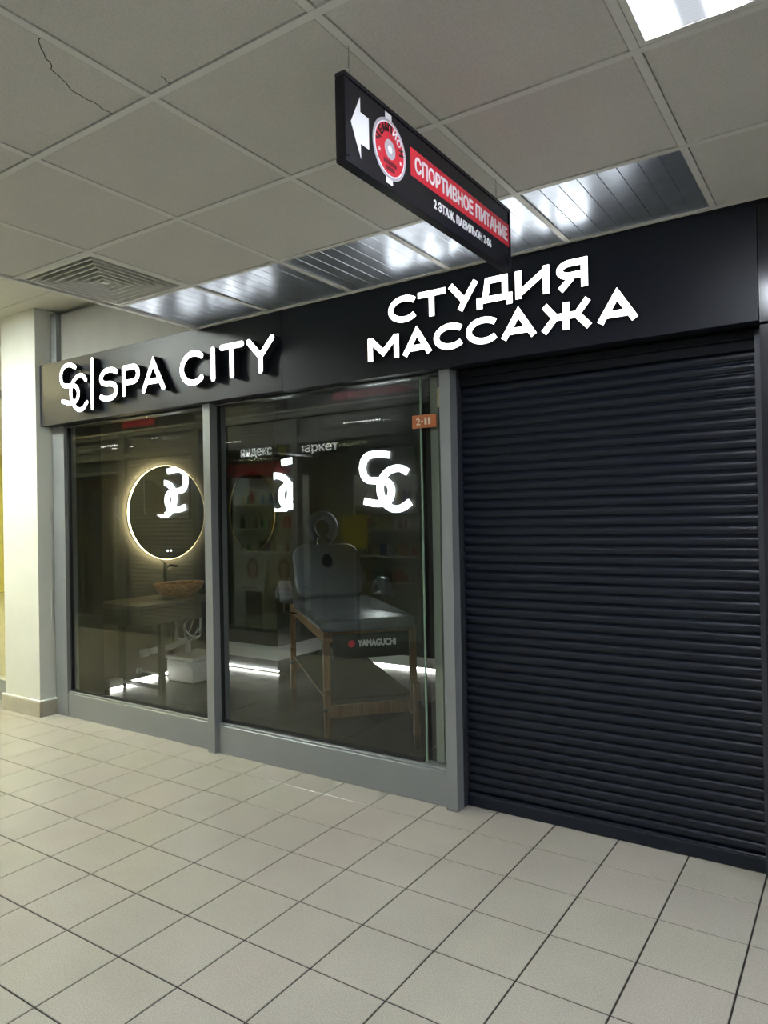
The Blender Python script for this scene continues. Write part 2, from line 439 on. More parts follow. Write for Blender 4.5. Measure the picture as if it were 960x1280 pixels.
def gasket(x0, x1, y, z0, z1):
    mb = MB(); w_ = .013
    for q in ((x0-w_, x0, z0-w_, z1), (x1, x1+w_, z0-w_, z1), (x0, x1, z0-w_, z0)): mb.box(q[0], q[1], y-.004, y+.02, q[2], q[3])
    mb.build('gasket', M_GASKET, win)
gasket(-2.345, -.785, .233, .205, 2.223)
mb = MB(); mb.box(-.706, -.694, .224, .245, .192, 2.223).box(-.694, .80, .224, .245, .191, .2045); mb.build('gasket', M_GASKET, win)
part('pane_edge', M_EDGE, win, (.8125, .822, .2315, .2395, .192, 2.223), b=.001)
part('inner_stile', mat('grey_green_profile', (.33, .35, .31), .45, .2), win, (.86, .905, .262, .288, .192, 2.223))
# the neighbouring window left of the column
w2 = structure(empty('window_2'), 'grey framed window of the yellow shop left of the column')
part('sill_panel', M_FRAME, w2, (-7.5, -3.04, .205, .29, 0, .178))
part('frame_post', M_FRAME, w2, (-7.58, -7.50, .165, .30, 0, H2))
pane(-7.5, -3.05, .235, .18, 3.1, w2)

# ---- shop interior shell
ifl = structure(MB().box(-3.52, 1.02, .301, 3.05, -.06, -.006).build('floor', M_GROUT), 'dark tile floor inside the massage studio')
dt = MB().bbox(-.2985, .2985, -.2985, .2985, -.012, 0, .001).mesh('tile', M_DTILE)
for i in range(8):
    for j in range(5): link('tile', dt, ifl, (-3.49 + .6*i + .02, .602 + .6*j, -.001))
structure(MB().box(-3.52, 1.02, 3.05, 3.13, 0, 2.7).build('wall_back', M_DARKROOM), 'dark back wall of the massage studio')
structure(MB().box(.985, 1.06, .30, 3.05, 0, 2.7).build('wall_right', M_DARKROOM), 'dark side wall of the massage studio')
structure(MB().box(-3.58, -3.52, .53, 3.13, 0, 2.7).build('wall_left', M_DARKROOM), 'dark left wall of the massage studio')
structure(MB().box(-3.58, 1.06, .37, 3.13, 2.6, 2.68).build('ceiling', M_DARKROOM), 'dark ceiling inside the massage studio')
structure(MB().box(-3.52, .985, 3.02, 3.05, 0, .10).build('baseboard_back', mat('white_baseboard', (.7, .7, .68), .4)), 'white baseboard with a light strip along the back wall')

structure(MB().box(-2.543, -2.47, .345, .60, 0, 2.59).build('wall_lining', M_DARKROOM), 'dark lining behind the left window post')
# yellow shop seen left of the column
structure(MB().box(-13, -3.6, .301, 8, -.06, -.001).build('floor', M_TILE), 'floor of the yellow shop')
structure(MB().box(-12.9, -3.65, 7.0, 7.1, .0, 3.1).build('wall_yellow', mat('yellow_wall', (.85, .62, .02), .5)), 'bright yellow wall seen left of the column')
structure(MB().box(-13, -3.6, .37, 8, 3.0, 3.08).build('ceiling', mat('shop_ceiling', (.7, .7, .66), .8)), 'ceiling of the yellow shop')

# ================================================================== LIGHT PANELS (things of the place)
def light_panel(cx, cy, z, label, e, nx=.6, ny=.6, col=(.86, .92, 1.0)):
    t = empty('ceiling_light', (cx, cy, z), label=label, cat='ceiling light', group='square light panels in the ceiling')
    a, b = nx/2 - .014, ny/2 - .014
    mb = MB()
    for q in ((-a, a, -b, -b+.018), (-a, a, b-.018, b), (-a, -a+.018, -b+.018, b-.018), (a-.018, a, -b+.018, b-.018)): mb.box(q[0], q[1], q[2], q[3], -.004, .03)
    mb.build('frame', M_GRID, t)
    nm = 'diffuser_%.1f_%.2f_%.2f' % (e, col[2], nx)
    m = MATS.get(nm) or stripe_emit(nm, col, .42, e*4.0, .15, .075)
    MB().box(-a+.018, a-.018, -b+.018, b-.018, 0.0, .008).build('diffuser', m, t)
    return t
for n, (i, j) in enumerate(LIGHTS):
    light_panel(X0 + .6*i + .3, Y0 - .6*j - .3, H - .002,
        ['lit square ceiling light at the top right corner of the picture', 'lit square ceiling light above the viewer', 'lit square ceiling light behind the viewer on the left', 'lit square ceiling light over the right end of the corridor', 'lit square ceiling light behind the viewer on the right'][n], PANEL_W)
for n, x in enumerate((-2.6, -5.0, -8.0, -11.0)):
    light_panel(x, -1.35, H2 - .003, ['first', 'second', 'third', 'fourth'][n] + ' lit light panel from the low ceiling along the high left ceiling', PANEL_W * (1.7 if n == 0 else 1.3), 1.2, .6, (.93, 1.0, .93) if n == 0 else (1.0, .92, .48))
light_panel(-6.0, 3.0, 2.995, 'lit panel in the yellow shop nearest its window', 40.0, 1.2, .6, (1.0, .95, .55))
light_panel(-10.0, 4.5, 2.995, 'lit panel in the yellow shop by its back wall', 40.0, 1.2, .6, (1.0, .95, .55))

# ================================================================== FASCIA AND SIGNS
fa = empty('fascia_board', (0, .19, 2.24), label='long black fascia board above the window and the shutter', cat='fascia')
part('fascia_panel', M_FASCIA, fa, (-2.53, -.045, -.075, .009, -.003, .472), b=.002)
part('fascia_panel', M_FASCIA, fa, (-.041, 2.428, -.075, .009, -.008, .460), b=.002)
pier = empty('wall_cladding', (2.432, .11, 0), label='glossy black cladding right of the roller shutter', cat='wall cladding')
M_PIER = mat('gloss_black_panel', (.012, .012, .018), .16)
part('cladding_panel', M_PIER, pier, (0.0, 1.2, 0.0, .22, 2.222, 2.69), b=.003)
part('cladding_panel', M_PIER, pier, (0.0, 1.2, 0.0, .22, 0.0, 2.216), b=.003)
part('cladding_panel', M_PIER, pier, (1.204, 3.86, 0.0, .22, 0.0, 2.69), b=.003)

def fy(y):
    return lambda u, v, t: (u, y + t, v)
# SPA CITY : deep channel letters with rounded strokes
sp = empty('shop_sign', (0, 0, 0), label='lit white SC SPA CITY channel lettering on the fascia', cat='sign')
YF = .062
def chan(name, strokes, wd=.036):
    mb = MB()
    for st in strokes: mb.ribbon(st, wd, fy(YF), 0, .052, 0, 1, True)
    return mb.build(name, [M_LETTER, M_RETURN], sp)
chan('letter', [smooth([(-1.988,2.620),(-2.050,2.650),(-2.140,2.640),(-2.172,2.570),(-2.145,2.500),(-2.060,2.492),(-1.975,2.485),(-1.945,2.425),(-1.975,2.368),(-2.06,2.362),(-2.150,2.388)])], .031)
chan('letter', [smooth([(-1.860,2.512),(-1.900,2.556),(-1.990,2.545),(-2.050,2.470),(-2.035,2.370),(-1.965,2.304),(-1.895,2.306),(-1.852,2.350)])], .031)
chan('divider_bar', [[(-1.786, 2.648), (-1.786, 2.302)]], .030)
zb, zt = 2.362, 2.540
chan('letter', [smooth([(-1.512,2.527),(-1.555,2.548),(-1.640,2.548),(-1.682,2.515),(-1.682,2.475),(-1.640,2.455),(-1.560,2.452),(-1.516,2.425),(-1.516,2.378),(-1.560,2.350),(-1.640,2.350),(-1.684,2.368)])])
chan('letter', [[(-1.430, zb), (-1.430, zt)], [(-1.430, zt - .002), (-1.33, zt - .002)] + arc(-1.33, zt - .052, .052, .050, 90, -90, 12)[1:] + [(-1.430, zt - .102)]])
chan('letter', [[(-1.222, zb), (-1.123, zt + .005), (-1.024, zb)], [(-1.185, 2.415), (-1.060, 2.415)]])
chan('letter', [arc(-.735, 2.450, .108, .092, 48, 312, 26)])
chan('letter', [[(-.559, zb), (-.559, zt)]])
chan('letter', [[(-.480, zt), (-.312, zt)], [(-.397, zt), (-.397, zb)]])
chan('letter', [[(-.255, zt), (-.163, 2.445), (-.071, zt)], [(-.163, 2.447), (-.163, zb)]])

# СТУДИЯ МАССАЖА : flat acrylic letters standing a little off the board
ss = empty('shop_sign', (0, 0, 0), label='lit white two-line Cyrillic lettering meaning massage studio on the fascia', cat='sign')
YS = .092
SW = .030
def flat(x0, x1, z0, z1, glyph, wd=SW):
    W = x1 - x0; Hh = z1 - z0; mb = MB(); f = fy(YS); h = wd/2
    def st(pts): mb.ribbon([(x0 + u*W, z0 + v*Hh) for u, v in pts], wd, f, 0, .018, 0, 1)
    def ra(pts): mb.ribbon(pts, wd, f, 0, .018, 0, 1)
    hx, hz = h/W, h/Hh
    if glyph == 'C':
        ra(arc(x0 + W*.56, (z0+z1)/2, W*.56 - h, Hh/2 - h + .004, 40, 320, 26))
    elif glyph == 'T': st([(0, 1-hz), (1, 1-hz)]); st([(.5, 1-hz), (.5, 0)])
    elif glyph == 'U': st([(hx*1.2, 1), (.52, .36)]); st([(1-hx*1.2, 1), (.5, .22), (.40, 0)])
    elif glyph == 'D':
        st([(.24, .2), (.32, 1-hz), (.82, 1-hz)]); st([(.80, 1), (.80, .2)]); st([(.0, .2), (1, .2)]); st([(hx, .2), (hx, -.10)]); st([(1-hx, .2), (1-hx, -.10)])
    elif glyph == 'I': st([(hx, 0), (hx, 1)]); st([(1-hx, 0), (1-hx, 1)]); st([(hx*.6, .13), (1-hx*.6, .87)])
    elif glyph == 'R':
        st([(1-hx, 0), (1-hx, 1)])
        ra([(x1 - h, z1 - h), (x0 + W*.42, z1 - h)] + arc(x0 + W*.42, z1 - Hh*.33, W*.30, Hh*.33 - h, 90, 270, 12)[1:] + [(x1 - h, z1 - Hh*.66 + h)])
        st([(.50, .38), (hx*1.3, 0)])
    elif glyph == 'M': st([(hx, 0), (hx, 1)]); st([(1-hx, 0), (1-hx, 1)]); st([(hx, .94), (.5, .30), (1-hx, .94)])
    elif glyph == 'A': st([(hx*1.15, 0), (.5, .96), (1-hx*1.15, 0)]); st([(.24, .27), (.76, .27)])
    elif glyph == 'J':
        st([(.5, 0), (.5, 1)]); st([(.27, .5), (.73, .5)])
        st([(hx*1.5, 1), (.30, .5), (hx*1.2, 0)]); st([(1-hx*1.5, 1), (.70, .5), (1-hx*1.2, 0)])
    mb.build('letter', [M_LETTER, M_RETURN], ss)
for (x0, x1), g in zip([(.717,.890),(.897,1.056),(1.065,1.240),(1.226,1.410),(1.426,1.591),(1.622,1.767)], 'CTUDIR'): flat(x0, x1, 2.492, 2.622, g)
for (x0, x1), g in zip([(.584,.778),(.796,.978),(.985,1.152),(1.166,1.334),(1.345,1.530),(1.542,1.788),(1.800,1.983)], 'MACCAJA'): flat(x0, x1, 2.314, 2.436, g)

# ---- hanging direction sign (faces +x), long side across the corridor
hs = empty('hanging_sign', (1.672, -1.08, 2.39), label='black hanging direction sign with white arrow and red band', cat='sign')
def fx(x): return lambda u, v, t: (x + t, u, v)
ya, yb2, zA, zB = -.505, .495, .0, .215
part('casing', M_BLACK, hs, (-.004, .0195, ya, yb2, zA, zB), b=.002)
mbf = MB()
for q in ((ya-.008, yb2+.008, zA-.006, zA+.010), (ya-.008, yb2+.008, zB-.006, zB+.008), (ya-.008, ya+.008, zA+.010, zB-.006), (yb2-.004, yb2+.008, zA+.010, zB-.006)): mbf.bbox(-.007, .0235, q[0], q[1], q[2], q[3], .0015)
mbf.build('frame', mat('black_sign_frame', (.012, .012, .02), .25, .2), hs)
face = MB().box(.0195, .0205, ya+.009, yb2-.005, zA+.011, zB-.007).build('sign_face', M_SIGNF, hs)
fS = fx(.0207)
def L_(y, z): return (y + 1.08, z - 2.39)
aw = [L_(*p) for p in ((-1.566,2.494),(-1.520,2.575),(-1.523,2.537),(-1.484,2.537),(-1.492,2.455),(-1.532,2.455),(-1.536,2.416))]
aw = [L_(*p) for p in ((-1.566,2.495),(-1.524,2.576),(-1.524,2.537),(-1.486,2.537),(-1.486,2.455),(-1.524,2.455),(-1.524,2.416))]
MB().prism(aw, fS, 0, .0006).build('arrow', M_WHITE, face)
cy_, cz_ = L_(-1.386, 2.497)
def disc(r, x0, x1, n=40): return MB().prism([(cy_ + r*math.cos(2*math.pi*k/n), cz_ + r*math.sin(2*math.pi*k/n)) for k in range(n)], fx(x0), 0, x1 - x0)
lg = disc(.083, .0207, .0212).build('disc_rim', M_SILV, face)
disc(.075, .0212, .0216).build('disc_ring', M_WHITE, face)
disc(.071, .0216, .0220).build('disc_red', M_RED, face)
disc(.027, .0220, .0223).build('disc_hub', M_SILV, face)
disc(.011, .0223, .0226).build('disc_centre', M_WHITE, face)
for (a, b) in ((cz_ + .080, cz_ + .098), (cz_ - .096, cz_ - .080)):
    MB().box(.0207, .0212, cy_ - .020, cy_ + .012, a, b).build('disc_mount', M_WHITE, face)
for k, ch in enumerate('ЧЕМПИОН'):
    a = math.radians(168 - k*26); r = .047
    ca, sa = math.cos(a - math.pi/2), math.sin(a - math.pi/2); oy, oz = cy_ + r*math.cos(a), cz_ + r*math.sin(a)
    text_part('lettering', ch, .030, lambda u, v, t, ca=ca, sa=sa, oy=oy, oz=oz: (.0223 + t, oy + u*ca - v*sa, oz + u*sa + v*ca), M_WHITE if k in (4, 5) else M_BLACK, face, .0012, 1, 'CENTER')
def star(y, z, r=.008):
    MB().prism([(y + (r if k % 2 == 0 else r*.4)*math.sin(math.pi*k/5), z + (r if k % 2 == 0 else r*.4)*math.cos(math.pi*k/5)) for k in range(10)], fx(.0220), 0, .0005).build('star', M_WHITE, face)
star(cy_ - .053, cz_ - .018); star(cy_ + .053, cz_ - .018)
for a, b, c, d in ((-.032, .032, -.044, -.032), (-.022, .022, -.060, -.048)):
    MB().box(.0220, .0224, cy_ + a, cy_ + b, cz_ + c, cz_ + d).build('disc_plate', mat('dark_red_print', (.16, .01, .02), .4), face)
ra_, rb_ = L_(-1.277, 2.470), L_(-.587, 2.552)
MB().box(.0207, .0212, ra_[0], rb_[0], ra_[1], rb_[1]).build('red_band', M_RED, face)
q0 = L_(-1.252, 2.4885)
text_part('lettering', 'СПОРТИВНОЕ ПИТАНИЕ', .06, lambda u, v, t: (.0216 + t, q0[0] + u, q0[1] + v), M_WHITE, face, .0018, 1, width=.648, height=.046)
q1 = L_(-1.144, 2.418)
text_part('lettering', '2 ЭТАЖ, ПАВИЛЬОН 2-06', .04, lambda u, v, t: (.0213 + t, q1[0] + u, q1[1] + v), M_WHITE, face, .0011, 1, width=.40, height=.031)
for y in (-.468, .425):
    MB().tube([(0, y, zB+.006), (.001, y+.006, .318)], .0012, 5).tube([(.004, y+.003, zB+.006), (.001, y+.006, .318)], .0012, 5).build('hanging_wire', M_CHROME, hs)
    MB().tube([(0, y-.004, zB+.004), (.002, y, zB+.014), (.004, y+.006, zB+.004)], .0016, 6).build('eyelet', M_CHROME, hs)

# ================================================================== AIR DIFFUSER
vent = empty('air_vent', (X0 + .3, Y0 - .9, H - .004), label='white square four-way ceiling air vent next to the metal strips', cat='air vent')
M_VENT = mat('vent_white_paint', (.66, .66, .62), .35)
def sq(a, z): return [(-a,-a,z),(a,-a,z),(a,a,z),(-a,a,z)]
def sqring(a0, z0, a1, z1): return sq(a0, z0) + sq(a1, z1), [(k, (k+1)%4, 4+(k+1)%4, 4+k) for k in range(4)]
mbv = MB()
for q in ((.287, 0, .266, -.003), (.266, -.003, .262, .03), (.287, 0, .287, .03)): v_, f_ = sqring(*q); mbv.add(v_, f_)
mbv.build('frame', M_VENT, vent)
for k in range(6):
    a = .252 - .039*k
    mbv = MB()
    for q in ((a, -.008, a - .006, -.009), (a - .006, -.009, a - .016, .026), (a, -.008, a - .012, .026), (a - .012, .026, a - .016, .026)): v_, f_ = sqring(*q); mbv.add(v_, f_)
    mbv.build('louver', M_VENT, vent)
MB().box(-.02, .02, -.02, .02, -.004, .004).build('centre_plate', M_VENT, vent)
MB().box(-.284, .284, -.284, .284, .048, .052).build('duct_plate', M_VOID, vent)

# ================================================================== ROLLER SHUTTER
sh = empty('roller_shutter', (1.72, .28, 0), label='closed black roller shutter of narrow slats beneath the Cyrillic sign', cat='roller shutter')
hw = .692
PIT = .0452
prof = []
for k in range(9):
    a = -math.pi/2 + math.pi*k/8
    prof.append((-.012*math.cos(a)**1.0, PIT*.46*math.sin(a)))
mbS = MB(); n = len(prof)
vs = [(-hw, y, z) for y, z in prof] + [(hw, y, z) for y, z in prof]
mbS.add(vs, [(k, n+k, n+k+1, k+1) for k in range(n - 1)], 0, True)
mbS.box(-hw, hw, .001, .004, -PIT*.52, PIT*.52)
slat = mbS.mesh('slat', M_SHUT)
zz = .075 + PIT/2
while zz < 2.175:
    link('slat', slat, sh, (0, 0, zz)); zz += PIT
part('bottom_bar', M_SHUT, sh, (-hw, hw, -.018, .014, .002, .073), b=.004)
MB().box(-hw, hw, -.0195, -.017, .058, .063).build('bottom_line', mat('shutter_edge', (.03, .035, .045), .35), sh)
part('guide_rail', mat('guide_rail_dark', (.035, .038, .048), .4, .2), sh, (-hw-.04, -hw+.012, -.055, .02, 0.002, 2.225), b=.003)
part('guide_rail', MATS['guide_rail_dark'], sh, (hw-.012, hw+.017, -.055, .02, 0.002, 2.225), b=.003)
part('shutter_box', mat('shutter_box_paint', (.004, .005, .008), .7, spec=.2), sh, (-hw+.013, hw-.013, -.03, .03, 2.15, 2.228), b=.002)
part('shutter_box_lip', MATS['shutter_box_paint'], sh, (-hw+.013, hw-.013, -.05, -.031, 2.192, 2.228), b=.003)

# ================================================================== THINGS ON THE WINDOW
tg = empty('number_plate', (.862, .195, 1.985), label='orange plate with the number 2-11 on the window edge', cat='number plate')
part('plate', mat('orange_plate', (.42, .12, .035), .45, var=.06, vscale=40), tg, (-.072, .072, -.004, .004, -.034, .034), b=.001)
for ch, x_, w_, z_, h_ in (('2', -.047, .024, -.017, .034), ('-', -.019, .014, -.003, .005), ('1', .004, .011, -.017, .034), ('1', .026, .011, -.017, .034)):
    text_part('digit', ch, .05, lambda u, v, t, x_=x_, z_=z_: (x_ + u, -.0048 - t, z_ + v), mat('cream_print', (.75, .66, .5), .5), tg, .001, 1, width=w_, height=h_)
tk = empty('window_tag', (.945, .235, 2.1), label='beige tag hanging from two clips above the number plate', cat='tag')
part('card', mat('beige_card', (.36, .31, .16), .6, var=.15, vscale=30), tk, (-.026, .026, -.003, .003, -.045, .06), b=.001)
for x in (-.013, .013): MB().tube([(x-.006, 0, -.045), (x-.006, 0, -.068), (x+.006, 0, -.068), (x+.006, 0, -.045)], .0018, 6).build('clip', M_CHROME, tk)

# ================================================================== INTERIOR
# --- angled partition with the washing corner
WR = math.radians(90)
P0 = (-2.92, 1.62, 0)
pt = MB().bbox(-1.25, .50, .0, .06, 0, 2.59, .004).build('wall_partition', mat('partition_paint', (.075, .072, .065), .7, var=.08)); pt.location = P0; pt.rotation_euler = (0, 0, WR)
structure(pt, 'dark partition wall carrying the round lit mirror')
rm = empty('round_mirror', P0, WR, label='large round mirror with a glowing warm rim on the partition', cat='mirror')
R = .455; CZ = 1.572
def ydisc(r, y0, y1, n=72, cx=0., cz=CZ, mi=0):
    return [(cx + r*math.cos(2*math.pi*k/n), cz + r*math.sin(2*math.pi*k/n)) for k in range(n)]
def fyl(y): return lambda u, v, t: (u, y + t, v)
MB().prism(ydisc(R, 0, 0), fyl(-.045), 0, .006).build('mirror_glass', M_MIRROR, rm)
mbr = MB(); n = 96
vs = [(R*1.004*math.cos(2*math.pi*k/n), -.043, CZ + R*1.004*math.sin(2*math.pi*k/n)) for k in range(n)] + [(R*.985*math.cos(2*math.pi*k/n), -.014, CZ + R*.985*math.sin(2*math.pi*k/n)) for k in range(n)]
mbr.add(vs, [(k, (k+1)%n, n+(k+1)%n, n+k) for k in range(n)], 0, True); mbr.build('light_ring', M_RING, rm)
MB().prism(ydisc(R*.95, 0, 0), fyl(-.036), 0, .034).build('back_box', M_BLACK, rm)
for x in (-.018, .022): MB().prism(ydisc(.010, 0, 0, 16, x, CZ - .372), fyl(-.0465), 0, .001).build('touch_button', emis('button_light', (.95, .98, 1), 2.5), rm)

vn = empty('washstand', P0, WR, label='washstand with stone top and dark metal frame beneath the round mirror', cat='washstand')
part('counter_top', M_COUNTER, vn, (-.84, .10, -.66, -.015, .745, .785), b=.004)
part('apron', M_BLACK, vn, (-.80, .07, -.63, -.04, .60, .742), b=.004)
for (x, y) in ((-.56, -.60), (.04, -.60), (-.56, -.06), (.04, -.06)): part('leg', M_GASKET, vn, (x-.022, x+.022, y-.022, y+.022, 0, .598), b=.003)
part('bottom_rail', M_DFRAME, vn, (-.575, -.545, -.577, -.084, .03, .06), b=.003)
part('bottom_rail', M_DFRAME, vn, (.025, .055, -.577, -.084, .03, .06), b=.003)
bs = empty('basin', (P0[0], P0[1], .785), WR, label='oval wooden vessel basin standing on the washstand', cat='basin')
pr = [(.02, .0), (.14, .0), (.20, .025), (.255, .07), (.29, .125), (.285, .132), (.277, .125), (.235, .07), (.18, .035), (.02, .02), (.001, .02)]
MB().lathe([(.001, .001)] + pr, 40, (-.17, -.38, .001), .88, .66).build('bowl', M_BASIN, bs)
MB().lathe([(.001, .026), (.02, .026), (.022, .021)], 16, (-.17, -.38, .002)).build('drain', M_CHROME, bs)
fc = empty('faucet', (P0[0], P0[1], .785), WR, label='tall black faucet behind the wooden basin', cat='faucet')
MB().tube([(-.10, -.10, 0.0), (-.10, -.10, .30)], .018, 12).build('body', M_BLACK, fc)
MB().tube([(-.10, -.10, .26), (-.10, -.18, .285), (-.10, -.28, .275)], .012, 10).build('spout', M_BLACK, fc)
MB().tube([(-.10, -.10, .30), (-.10, -.04, .335)], .007, 8).build('lever', M_BLACK, fc)
# pipes and pump box
pp = empty('drain_pipes', (P0[0] + -.10, P0[1] - .18, 0), WR, label='white drain pipe and corrugated hose under the washstand', cat='pipes')
MB().tube(smooth([(-.02, -.60, .60), (-.05, -.60, .52), (.0, -.60, .43), (.10, -.60, .40), (.15, -.60, .45), (.16, -.60, .60)], 3), .022, 12).build('corrugated_hose', M_CHROME, pp)
for dx, dz in ((.05, -.015), (-.04, .02)):
    MB().tube(smooth([(-.02+dx, -.58, .60), (-.09+dx, -.58, .47), (-.03+dx, -.58, .38+dz), (.06+dx, -.58, .42), (.14+dx, -.58, .60)], 3), .006, 8).build('water_hose', M_PVC, pp)
MB().tube([(-.42, -.50, .335), (-.10, -.50, .345), (.02, -.50, .37), (.06, -.50, .37), (.085, -.50, .35), (.085, -.50, .255)], .027, 14).build('drain_pipe', M_PVC, pp)
MB().tube([(-.43, -.50, .335), (-.37, -.50, .335)], .034, 14).build('pipe_collar', M_PVC, pp)
MB().tube([(-.46, -.50, .19), (-.28, -.66, .125)], .008, 8).lathe([(.001, -.02), (.022, -.02), (.026, 0), (.022, .02), (.001, .02)], 14, (-.46, -.50, .19)).build('valve_rod', M_PVC, pp)
pb = empty('pump_box', (P0[0] - .06, P0[1] - .02, 0), WR, label='white plastic pump box on the floor under the washstand', cat='pump')
part('box', M_PVC, pb, (-.17, .20, -.63, -.28, 0.0, .20), b=.01)
part('lid', M_PVC, pb, (-.18, .21, -.64, -.27, .202, .235), b=.008)
MB().tube(smooth([(-.30, -.645, .27), (-.17, -.645, .12), (-.05, -.645, .07), (.10, -.645, .10), (.16, -.645, .14)], 3), .004, 6).build('cable', M_PVC, pb)
lp = empty('light_plinth', (P0[0], P0[1], 0), WR, label='low white plinth with a light strip along the partition', cat='plinth')
part('body', mat('white_plinth', (.75, .74, .70), .5), lp, (-.74, -.60, -.12, -.012, .0, .085), b=.003)
part('lamp_channel', mat('white_channel', (.7, .7, .7), .4), lp, (-.599, .02, -.035, -.012, .0, .03))
MB().box(-.598, .019, -.038, -.0355, .004, .026).build('light_strip', M_LED, lp)
MB().box(-.735, -.605, -.1225, -.1205, .004, .02).build('light_strip', M_LED, lp)

# --- massage table
TA = math.atan2(.75, .66)
tb = empty('massage_table', (-.229 + .66*.3, .715 + .75*.3, 0), TA, label='grey vinyl massage table with wooden legs and raised backrest', cat='massage table')
def pad(x0, x1, y0, y1, z0, z1, name, r=.06, rz=.022, parent=tb, m=M_LEATHER, mtx=None):
    # cushion with rounded corners and soft edges
    def outline(i):
        pts = []
        for cx, cy, a0 in ((x1-r, y1-r, 0), (x0+r, y1-r, 90), (x0+r, y0+r, 180), (x1-r, y0+r, 270)):
            for k in range(7):
                a = math.radians(a0 + 15*k); pts.append((cx + (r-i)*math.cos(a), cy + (r-i)*math.sin(a)))
        return pts
    rings = [(rz, z0), (rz*.3, z0 + rz*.3), (0, z0 + rz), (0, z1 - rz), (rz*.3, z1 - rz*.3), (rz, z1)]
    vs = []; fs = []
    for i, z in rings: vs += [(x, y, z) for x, y in outline(i)]
    n = 28
    for k in range(len(rings) - 1):
        for j in range(n): fs.append((k*n+j, k*n+(j+1)%n, (k+1)*n+(j+1)%n, (k+1)*n+j))
    fs.append(tuple(range(n-1, -1, -1))); fs.append(tuple((len(rings)-1)*n + j for j in range(n)))
    if mtx is not None: vs = [tuple(mtx @ Vector(v)) for v in vs]
    return MB().add(vs, fs, 0, True).build(name, m, parent)
pad(-.335, .335, -.05, 1.42, .73, .812, 'seat_cushion', .09)
part('table_frame', M_WOODLEG, tb, (-.32, .32, -.02, .012, .66, .728), (-.32, -.285, .013, 1.66, .66, .728), (.285, .32, .013, 1.66, .66, .728), (-.32, .32, 1.661, 1.69, .66, .728))
ap = part('apron_cloth', M_BLACK, tb, (-.262, .262, -.032, -.024, .55, .715), b=.002)
text_part('lettering', 'YAMAGUCHI', .05, lambda u, v, t: (-.09 + u, -.0335 - t, .628 + v), mat('apron_print_white', (.8, .8, .8), .5), ap, .0028, 1, width=.26, height=.043)  # plain white print on the apron cloth, no emission
MB().prism([(-.135 + .024*math.cos(k*math.pi/12), .649 + .024*math.sin(k*math.pi/12)) for k in range(24)], fyl(-.0335), 0, .001).build('red_emblem', M_RED, ap)
for x in (-.30, .30):
    for y in (.0, 1.64):
        lo = part('leg', M_WOODLEG, tb, (x-.022, x+.022, y-.018, y+.018, .14, .66))
        s_ = -1 if x < 0 else 1
        part('leg_extension', M_WOODLEG, lo, (x+s_*.008-.022, x+s_*.008+.022, y-.055, y-.020, 0.0, .36))
        MB().lathe([(.001, 0), (.016, 0), (.016, .02), (.001, .02)], 14).build('knob', M_BLACK, lo, (x + s_*.02, y - .066, .22))
part('stretcher', M_WOODLEG, tb, (-.277, .277, -.012, .012, .16, .24))
part('stretcher', M_WOODLEG, tb, (-.277, .277, 1.628, 1.652, .16, .24))
part('lower_shelf', mat('shelf_dark', (.012, .011, .010), .85, spec=.2), tb, (-.30, .30, .02, 1.62, .262, .276))
MB().tube([(-.305, .015, .28), (-.305, 1.62, .28)], .005, 6).build('cord', mat('cord_beige', (.22, .18, .12), .6), tb)
BT = Matrix.Translation((0, 1.42, .79)) @ Matrix.Rotation(math.radians(58), 4, 'X')
pad(-.30, .30, .0, .52, .0, .065, 'backrest', .12, mtx=BT)
bh = []
for k in range(24): a = 2*math.pi*k/24; bh.append((.055*math.cos(a), .34 + .075*math.sin(a)))
hole = MB(); hole.tube([BT @ Vector((u, v, .066)) for u, v in bh], .007, 8, closed=True); hole.build('face_hole_rim', M_LEATHER, tb)
mh = MB(); mh.add([BT @ Vector((u*.95, v, .0662)) for u, v in [(x, .34 + (y-.34)*.95) for x, y in bh]], [tuple(range(24))]); mh.build('face_hole', M_BLACK, tb)
HT = BT @ Matrix.Translation((0, .70, .03)) @ Matrix.Rotation(math.radians(14), 4, 'X')
mbh = MB(); mbh.tube([HT @ Vector((.105*math.cos(a), .125*math.sin(a), 0)) for a in (math.radians(-60 + 300*k/24) for k in range(25))], .045, 12); mbh.build('head_cradle', M_LEATHER, tb)
for x in (-.06, .06): MB().tube([BT @ Vector((x, .50, .03)), BT @ Vector((x, .62, .03))], .008, 8).build('cradle_rod', M_CHROME, tb)
for s_ in (-1, 1):
    A = [(s_*.42, 1.08 + .34*k/10, .80 + .15*math.sin(math.pi*min(1, k/10*.9 + .05))**.8) for k in range(11)]
    mba = MB(); vs = []; fs = []
    for (x, y, z) in A: vs += [(x-.055, y, z), (x-.045, y, z+.03), (x+.045, y, z+.03), (x+.055, y, z), (x+.045, y, z-.02), (x-.045, y, z-.02)]
    for k in range(10):
        for j in range(6): fs.append((k*6+j, k*6+(j+1)%6, (k+1)*6+(j+1)%6, (k+1)*6+j))
    fs += [(5,4,3,2,1,0), tuple(60 + j for j in range(6))]
    mba.add(vs, fs, 0, True); mba.build('armrest', M_LEATHER, tb)
    MB().tube([(s_*.32, 1.25, .70), (s_*.42, 1.25, .72), (s_*.42, 1.25, .93)], .010, 8).build('armrest_bracket', M_BLACK, tb)

